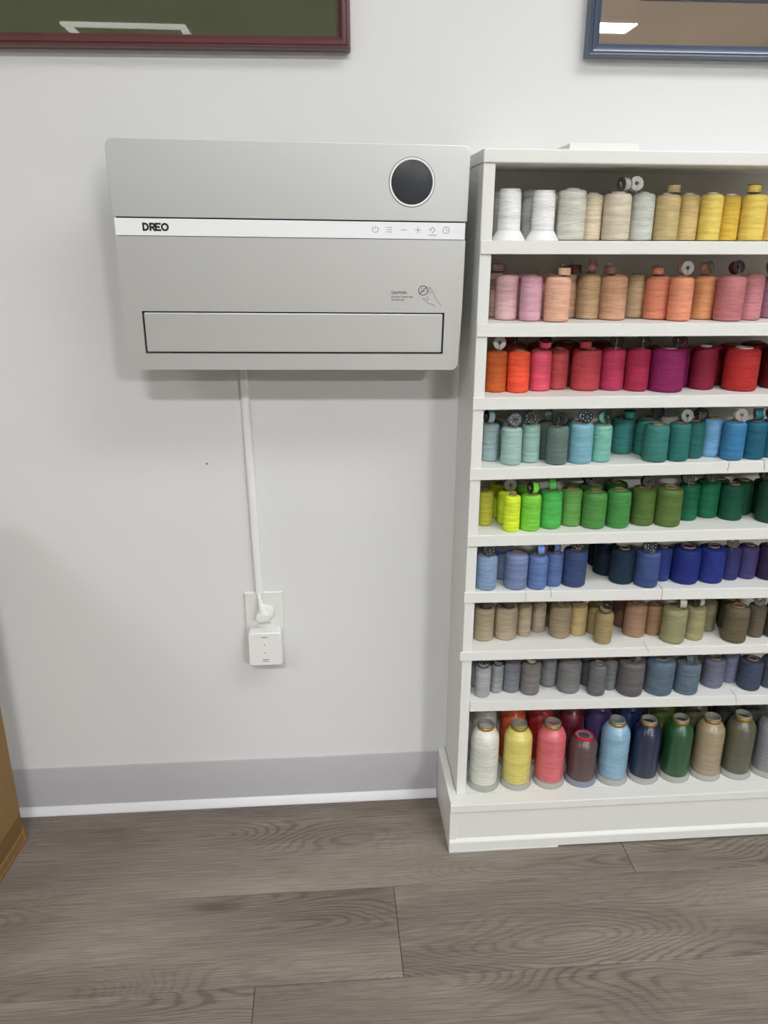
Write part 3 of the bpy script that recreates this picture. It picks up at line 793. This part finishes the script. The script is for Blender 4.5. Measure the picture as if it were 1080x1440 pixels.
rows = {}
for e in TABLE:
    rows.setdefault((e[0], e[2]), []).append(e)
for v in rows.values():
    v.sort(key=lambda e: e[5])
rnd = random.Random(5)
for e in TABLE:
    k, name, fl, kind, core, x, y, r, h, rgb, bobs = e
    z = zsh(k, x)
    if k == 9: z = 0.1055
    rn = ORD[rows[(k, fl)].index(e) + 1]
    big = kind in 'ks'
    root = empty('large_thread_spool' if big else 'thread_spool', (x, y, z))
    tilt = -math.atan((SHELF[k][3] - SHELF[k][1]) / (SHELF[k][2] - SHELF[k][0]))
    MS = Matrix.Translation((x, y, z + .00015)) @ Matrix.Rotation(tilt, 4, 'Y')
    root.matrix_world = MS @ Matrix.Rotation(rnd.uniform(-3, 3), 4, 'Z')
    if kind == 't': th, top = spool_tube(root, r, h, core, rnd)
    elif kind == 'c': th, top = spool_cone(root, r, h, rnd)
    else: th, top = spool_king(root, r, h, kind == 's', rnd)
    th.color = lin(rgb)
    kindn = 'large shiny thread spool' if kind == 'k' else ('short large thread spool' if kind == 's' else ('flared-base thread spool' if kind == 'c' else 'thread spool'))
    if fl == 'f': lab = '%s %s, %s from left in front row of %s' % (name, kindn, rn, SHN[k])
    else: lab = 'half-hidden %s %s, %s from left in back row of %s' % (name, kindn.replace('large shiny', 'large'), rn, SHN[k])
    tag(root, lab, 'thread spool', 'thread spools on the ' + SHN[k])
    for bi, (bt, dx, st, brgb) in enumerate(bobs):
        by = y - r * (.15 if k < 3 else .45)
        lim = r * .55 if len(bobs) == 1 else r * 1.4
        bp = MS @ Vector((max(-lim, min(lim, dx)), by - y, top + .0003))
        bo = bobbin(tuple(bp), bt, st, brgb, rnd)
        pose = {'face': 'standing upright', 'edge': 'standing edge-on', 'tilt': 'standing turned aside', 'flat': 'lying flat', 'tiltflat': 'lying tilted'}[bt]
        which = '' if len(bobs) == 1 else ('left ' if bi == 0 else 'right ')
        tag(bo, '%ssmall %s bobbin %s on the %s %s spool of %s' % (which, {'silver': 'silver', 'perforated': 'perforated', 'dark': 'dark'}[st], pose, rn, 'front' if fl == 'f' else 'back', SHN[k]),
            'bobbin', 'bobbins on the ' + SHN[k])

# loose thread ends hanging over the shelf edges
def loose(name_label, pts, rgb):
    o = MB().tube(pts, .00028, 5).build('loose_thread', M['thread'])
    o.color = lin(rgb)
    tag(o, name_label, 'thread', 'loose thread ends')
def fy(k, x, dz): return (x, -0.1407, zsh(k, x) + dz)
def hang(k, x, x2, drop, label, rgb, back=.02):
    loose(label, [(x + .002, -0.137 + back, zsh(k, x) + .0006), (x + .001, -0.137 + back * .4, zsh(k, x) + .0005), (x, -0.1400, zsh(k, x) + .0005), fy(k, x, -.002), fy(k, (x + x2) / 2 + .0006, -drop * .5), fy(k, x2, -drop)], rgb)
hang(4, .6555, .6535, .0145, 'loose dark thread end hanging below the azure blue spool', (50, 60, 66))
hang(4, .7145, .7165, .0150, 'loose dark thread end at the right end of fourth shelf edge', (50, 60, 66))
hang(6, .5720, .5715, .0190, 'loose navy thread end hanging under the cobalt spool', (40, 46, 80))
hang(6, .3770, .3772, .0120, 'loose navy thread end hanging under the mid blue spool', (46, 52, 84))
hang(6, .3330, .3330, .0170, 'faint loose thread hanging under the periwinkle spool', (150, 150, 150))
hang(7, .5580, .5620, .0080, 'short loose thread end at the sage khaki spool', (90, 88, 70))
hang(8, .7380, .7405, .0150, 'loose grey thread end hanging under the navy gray spool', (120, 122, 130))

# ------------------------------------------------------------------ wall heater
ro, th_ = math.radians(.45), math.atan2(.013, .316)
ex = Vector((math.cos(ro), 0, -math.sin(ro)))
ez = Vector((math.sin(ro), 0, math.cos(ro))) * math.cos(th_) + Vector((0, -1, 0)) * math.sin(th_)
ey = ez.cross(ex)
heater = empty('wall_heater')
mh = Matrix((ex, ey, ez)).transposed().to_4x4(); mh.translation = Vector((-.0412, -.1135, 1.05))
heater.matrix_world = mh
tag(heater, 'silver wall-mounted heater with round black display and white logo band', 'heater')
W0, W1, ZB, ZT = -.2530, .2538, -.1597, .1582
RC = .011
BT, BB = .0556, .0325      # band top and bottom
up_pts = [(W0, BT + .0018), (W1, BT + .0018)] + arc(W1 - RC, ZT - RC, RC, 0, 90, 8) + arc(W0 + RC, ZT - RC, RC, 90, 180, 8)
MB().prism(up_pts, 0, .014).build('upper_panel', M['silver'], heater, bevel=.0007, segs=2)
MB().box(W0 + .002, W1 - .002, .0012, .014, BB, BT).build('band', M['band'], heater, bevel=.0005)
FX0, FX1, FZ0, FZ1 = -.2247, .2264, -.1352, -.0728
lp = MB()
lp.prism([(W0 + .001, FZ1), (W1 - .001, FZ1), (W1 - .001, BB - .0009), (W0 + .001, BB - .0009)], 0, .014)
lp2 = [(W0 + .001, FZ0)] + arc(W0 + .001 + RC, ZB + RC, RC, 180, 270, 8) + arc(W1 - .001 - RC - .002, ZB + RC, RC, 270, 360, 8) + [(W1 - .003, FZ0)]
lp.prism(lp2, 0, .014)
lp.prism([(W0 + .001, FZ0), (FX0, FZ0), (FX0, FZ1), (W0 + .001, FZ1)], 0, .014)
lp.prism([(FX1, FZ0), (W1 - .003, FZ0), (W1 - .001, FZ1), (FX1, FZ1)], 0, .014)
LPO = lp.build('lower_panel', M['silver'], heater)
MB().box(FX0 - .002, FX1 + .002, .0070, .0138, FZ0 - .002, FZ1 + .002).build('outlet_recess', M['black'], heater)
MB().box(W0 + .004, W1 - .004, .0060, .0138, BB - .004, BT + .004).build('seam_backing', M['black'], heater)
fg = .0026
MB().prism(rrect(FX0 + fg, FX1 - fg, FZ0 + fg, FZ1 - fg * .8, .002), .0004, .0068).build('outlet_flap', M['silver'], heater, bevel=.0011, segs=3)
MB().hexa([(-.237, .0142, -.144), (.237, .0142, -.144), (.237, .1065, -.144), (-.237, .1065, -.144),
           (-.237, .0142, .146), (.237, .0142, .146), (.237, .1184, .146), (-.237, .1184, .146)]).build('housing', M['silver_dark'], heater, bevel=.004, segs=3)
# round display
dx, dz = .1713, .1090
MB().lathe([(.0297, -.0001), (.0300, .0009), (.0322, .0009), (.0325, .0004), (.0325, -.003), (.0297, -.003)], 64, (dx, 0, dz), 'y', closed=True).build('display_ring', M['chrome'], heater, smooth=40)
MB().lathe([(.0333, -.0002), (.0333, .00015), (.0326, .00015), (.0326, -.0002)], 64, (dx, 0, dz), 'y', closed=True).build('display_groove', M['print_dark'], heater, smooth=40)
MB().lathe([(.0296, -.002), (.0296, .0003), (.0290, .0006)], 64, (dx, 0, dz), 'y').build('display', M['screen'], heater, smooth=30)
# logo letters on the band
ly = .0012 - .0003
lw = .0026
logo = empty('logo'); logo.parent = heater
z0, z1 = .0387, .0498
def lg(pts, closed=False):
    s_ = lgm
    s_.stroke(pts, lw, ly, .0003, closed)
hz0, hz1 = z0 + lw / 2, z1 - lw / 2
mid = (z0 + z1) / 2
rr_ = (hz1 - hz0) / 2
x = -.2125
lgm = MB(); lg([(x + lw / 2, hz0), (x + lw / 2, hz1)] + [(x + .0034, hz1)] + arc(x + .0036, mid, rr_, 90, -90, 12) + [(x + .0034, hz0)], True)
lgm.build('letter', M['print_black'], heater)
x = -.2028
lgm = MB(); lg([(x + lw / 2, z0), (x + lw / 2, hz1), (x + .0048, hz1)] + arc(x + .0048, hz1 - .0024, .0024, 90, -90, 8) + [(x + lw / 2, hz1 - .0048)]); lg([(x + .0042, hz1 - .0048), (x + .0078, z0)])
lgm.build('letter', M['print_black'], heater)
x = -.1950
lgm = MB(); lg([(x + .0086, hz1), (x + lw / 2, hz1), (x + lw / 2, hz0), (x + .0086, hz0)]); lg([(x + lw / 2, mid), (x + .0068, mid)])
lgm.build('letter', M['print_black'], heater)
lgm = MB(); lg(arc(-.1811, mid, rr_, 0, 345, 23), True)
lgm.build('letter', M['print_black'], heater)
bpy.data.objects.remove(logo)
# touch icons
iz, iw = .0452, .0006
def icon(fn):
    mb = MB(); fn(mb); mb.build('touch_icon', M['print_grey'], heater)
def ic_power(m_): m_.stroke(arc(.1196, iz, .0042, 125, 415, 22), iw, ly); m_.stroke([(.1196, iz + .0008), (.1196, iz + .0048)], iw, ly)
def ic_list(m_):
    for d in (-.0032, 0, .0032):
        m_.stroke([(.1372, iz + d), (.1436, iz + d)], iw, ly); m_.stroke([(.1350, iz + d), (.1360, iz + d)], iw, ly)
def ic_minus(m_): m_.stroke([(.1568, iz), (.1656, iz)], iw, ly)
def ic_plus(m_): m_.stroke([(.1776, iz), (.1864, iz)], iw, ly); m_.stroke([(.1820, iz - .0044), (.1820, iz + .0044)], iw, ly)
def ic_swing(m_):
    m_.stroke([(.2036, iz + .0042), (.2074, iz + .0004), (.2036, iz - .0038), (.2022, iz - .0024)], iw, ly); m_.stroke([(.2036, iz + .0042), (.1998, iz + .0004), (.2012, iz - .0012)], iw, ly)
    m_.stroke([(.1984, iz), (.1998, iz + .0004), (.2008, iz + .0020)], iw, ly); m_.stroke([(.1976, iz - .0070), (.2096, iz - .0070)], .0007, ly)
def ic_clock(m_): m_.stroke(arc(.2236, iz + .0003, .0046, 0, 345, 23), iw, ly, closed=True); m_.stroke([(.2236, iz + .0030), (.2236, iz + .0003), (.2258, iz - .0010)], iw, ly)
for fn in (ic_power, ic_list, ic_minus, ic_plus, ic_swing, ic_clock): icon(fn)
# caution print
for txt, size, zz, wdt, mt in (('CAUTION', .0052, -.0452, .0226, 'print_dark'), ('DO NOT TOUCH THE', .0030, -.0508, .0322, 'print_dark'), ('OUTLET FIN', .0030, -.0550, .0194, 'print_dark')):
    MB().add(*text_mesh(txt, size, .1446, zz, -.0003, wdt, size * .02)).build('caution_text', M[mt], heater)
mb = MB(); mb.stroke(arc(.1925, -.0401, .0068, 0, 348, 29), .0010, closed=True); mb.stroke([(.1875, -.0449), (.1975, -.0353)], .0010)
mb.build('warning_symbol', M['print_dark'], heater)
mb = MB(); mb.stroke(arc(.1920, -.0392, .0026, 60, 300, 10), .0005); mb.stroke([(.1905, -.0420), (.1935, -.0408), (.1955, -.0425)], .0005); mb.stroke([(.1912, -.0372), (.1930, -.0362)], .0005)
mb.build('warning_symbol', M['print_grey'], heater)
mb = MB()
mb.stroke([(.2008, -.0362), (.2022, -.0352), (.2040, -.0372), (.2070, -.0410), (.2095, -.0462), (.2122, -.0522), (.2160, -.0570), (.2205, -.0620)], .0006)
mb.stroke([(.2008, -.0362), (.2018, -.0385), (.2044, -.0420), (.2050, -.0436)], .0006)
mb.stroke([(.1993, -.0395), (.2010, -.0420), (.2024, -.0440)], .0006)
mb.stroke([(.1972, -.0478), (.1996, -.0500), (.2012, -.0530), (.2000, -.0545), (.1970, -.0522), (.1935, -.0512), (.1928, -.0524), (.1960, -.0552), (.2010, -.0588), (.2060, -.0600), (.2092, -.0612), (.2120, -.0644)], .0006)
mb.build('hand_symbol', M['print_grey'], heater)

# ------------------------------------------------------------------ cord cover, outlet, plug, adapter
cc = MB()
prof = [(-.0075, 0), (-.0075, -.0050), (-.0060, -.0080), (-.0035, -.0090), (.0035, -.0090), (.0060, -.0080), (.0075, -.0050), (.0075, 0)]
n = len(prof)
vs = [(px_ - .1271, py_ - .0004, .4672) for px_, py_ in prof] + [(px_ - .1346, py_ - .0004, .9040) for px_, py_ in prof]
cc.add(vs, [tuple(range(n)), tuple(range(2 * n - 1, n - 1, -1))] + [(i, (i + 1) % n, (i + 1) % n + n, i + n) for i in range(n)])
cco = cc.build('cord_cover', M['plastic'], None, smooth=50)
tag(cco, 'slim white cord cover running down the wall below the heater', 'cord cover')

out = empty('wall_outlet', (-.1196, 0, .4119))
tag(out, 'white wall outlet plate below the cord cover', 'outlet')
MB().prism(rrect(-.0354, .0354, -.0570, .0570, .003), -.0058, -.0002).build('cover_plate', M['plate'], out, bevel=.0028, segs=4)
for s in (-1, 1):
    MB().prism(rrect(-.0165, .0165, s * .0195 - .0140, s * .0195 + .0140, .009), -.0072, -.0050).build('receptacle', M['plate'], out, bevel=.0006)
MB().lathe([(.0030, .0050), (.0030, .0066), (.0022, .0072)], 16, (0, 0, 0), 'y').build('screw', M['slot'], out, smooth=30)

plug = empty('power_plug', (-.1196, 0, .4315))
tag(plug, 'white heater power plug with ribbed neck in the upper socket', 'plug')
MB().lathe([(.0140, .0074), (.0140, .0150), (.0130, .0168), (.0090, .0172)], 36, (.0042, 0, -.0005), 'y').build('plug_base', M['plastic'], plug, smooth=40)
hd = MB().prism(rrect(-.0125, .0125, -.0092, .0080, .0080, 8), -.0300, -.0165)
hd.build('plug_head', M['plastic'], plug, bevel=.0022, segs=3).location = (-.0010, 0, -.0035)
pts, rad = [], []
for i in range(13):
    f_ = i / 12
    pts.append((-.0010 - .0050 * f_, -.0232 + .0075 * f_ ** 1.5, .0030 + .0240 * f_))
    rad.append((.0072 - .0030 * f_) * (1.0 if i % 2 == 0 else .86))
MB().tube(pts, rad, 16).build('strain_relief', M['plastic'], plug, smooth=30)
for sx in (-.0016, .0018):
    MB().tube([(-.0060 + sx * .8, -.0157, .0268), (-.0066 + sx, -.0120, .0310), (-.0073 + sx, -.0070, .0352), (-.0075 + sx, -.0052, .0385)], .0017, 8).build('cord', M['plastic'], plug, smooth=40)

ad = empty('smart_plug', (-.1185, 0, .333))
tag(ad, 'white boxy plug-in adapter in the lower socket', 'adapter')
MB().prism(rrect(-.0307, .0307, 0, .0672, .0065, 8), -.0360, -.0074).build('body', M['plastic'], ad, bevel=.0022, segs=4)
mk = -.0362
def slit(x0, x1, z, h): MB().box(x0, x1, mk, -.0358, z - h / 2, z + h / 2).build('slit', M['slot'], ad)
slit(-.0062, .0052, .0585, .0012); slit(-.0055, .0058, .0128, .0012); slit(-.0055, .0058, .0092, .0012)
for z in (.0440, .0275):
    MB().lathe([(.0036, .0356), (.0036, .0363), (.0034, .0364)], 20, (-.0002, 0, z), 'y').build('button', M['plastic'], ad, smooth=30)
    MB().lathe([(.0010, .0360), (.0010, .0366)], 12, (-.0002, 0, z), 'y').build('indicator', M['slot'], ad)

# ------------------------------------------------------------------ picture frames
def frame(name, label, x0, x1, z0, z1, rail, mat_board, fm, tilt, edge=None):
    o = empty(name, (x0, -0.0012, z0)); tag(o, label, 'picture frame')
    o.rotation_euler = (0, tilt, 0)
    w, h = x1 - x0, z1 - z0
    prof = [(0.0, 0.0), (0.0, -.0190), (.0020, -.0215), (.0045, -.0205), (.0062, -.0222), (.0120, -.0205), (.0140, -.0170), (rail, -.0150), (rail, -.0110), (.012, -.0100), (.012, 0.0)]
    n = len(prof)
    def railmesh(a, b, inward):
        # mitred rail from corner a to b; inward is the unit vector (x,z) to the inside
        d = Vector((b[0] - a[0], b[1] - a[1])).normalized()
        vs = []
        for c, s in ((a, 1), (b, -1)):
            for u, y in prof:
                vs.append((c[0] + inward[0] * u + d.x * u * s, y, c[1] + inward[1] * u + d.y * u * s))
        fs = [tuple(range(n)), tuple(range(2 * n - 1, n - 1, -1))] + [(i, (i + 1) % n, (i + 1) % n + n, i + n) for i in range(n)]
        return MB().add(vs, fs)
    for a, b, i in (((0, 0), (w, 0), (0, 1)), ((w, 0), (w, h), (-1, 0)), ((w, h), (0, h), (0, -1)), ((0, h), (0, 0), (1, 0))):
        railmesh(a, b, i).build('rail', M[fm], o, smooth=45)
    MB().box(.013, w - .013, -.0090, -.0070, .013, h - .013).build('mat_board', M[mat_board], o)
    MB().box(.0135, w - .0135, -.0112, -.0102, .0135, h - .0135).build('glass', M['glass'], o)
    if edge:
        MB().box(*edge).build('inner_mat', M['mat_edge'], o)
frame('picture_frame', 'maroon picture frame with green mat, above the heater', -.68, .0486, 1.3345, 1.86, .0175, 'mat_green', 'maroon', -.010)
frame('picture_frame', 'blue picture frame with tan mat, above the thread rack', .4020, 1.06, 1.3405, 1.86, .0172, 'mat_tan', 'bluefr', -.004, edge=(.077, .58, -.0101, -.0091, .0755, .45))

# ------------------------------------------------------------------ cardboard box
bx = empty('cardboard_box', (-.5836, -.078, 0), math.radians(-5.2))
tag(bx, 'brown cardboard box with packing tape on the floor at the left edge', 'box')
BWd, BD, BH = .46, .42, .655
MB().box(-BWd, -.0015, -BD, 0, .0035, BH).build('body', M['card'], bx, bevel=.003)
MB().box(-.0016, -.0011, -BD + .004, -.003, .026, .062).build('tape', M['tape'], bx)
MB().box(-.0025, .0012, -BD + .002, -.0005, .0006, .0240).build('bottom_flap', M['card_edge'], bx, bevel=.0012)
MB().box(-.0012, .0026, -BD + .01, -.004, .0003, .0075).build('bottom_flap', M['card_edge'], bx, bevel=.0008)
MB().hexa([(-.006, -.012, .004), (.0048, -.010, .002), (.0030, .004, .003), (-.006, .003, .004), (-.004, -.008, .034), (.0012, -.007, .030), (.0008, .0015, .028), (-.004, .001, .034)]).build('torn_corner', M['card_edge'], bx, bevel=.001)
for y0, y1 in ((-BD + .001, -BD / 2 - .001), (-BD / 2 + .001, -.001)):
    MB().box(-BWd + .001, -.003, y0, y1, BH + .0002, BH + .0042).build('top_flap', M['card'], bx, bevel=.001)
MB().box(-BWd + .0005, -.0025, -BD / 2 - .024, -BD / 2 + .024, BH + .0044, BH + .0048).build('tape', M['tape'], bx)
MB().box(-.0014, -.0009, -BD / 2 - .024, -BD / 2 + .024, BH - .07, BH + .0046).build('tape', M['tape'], bx)
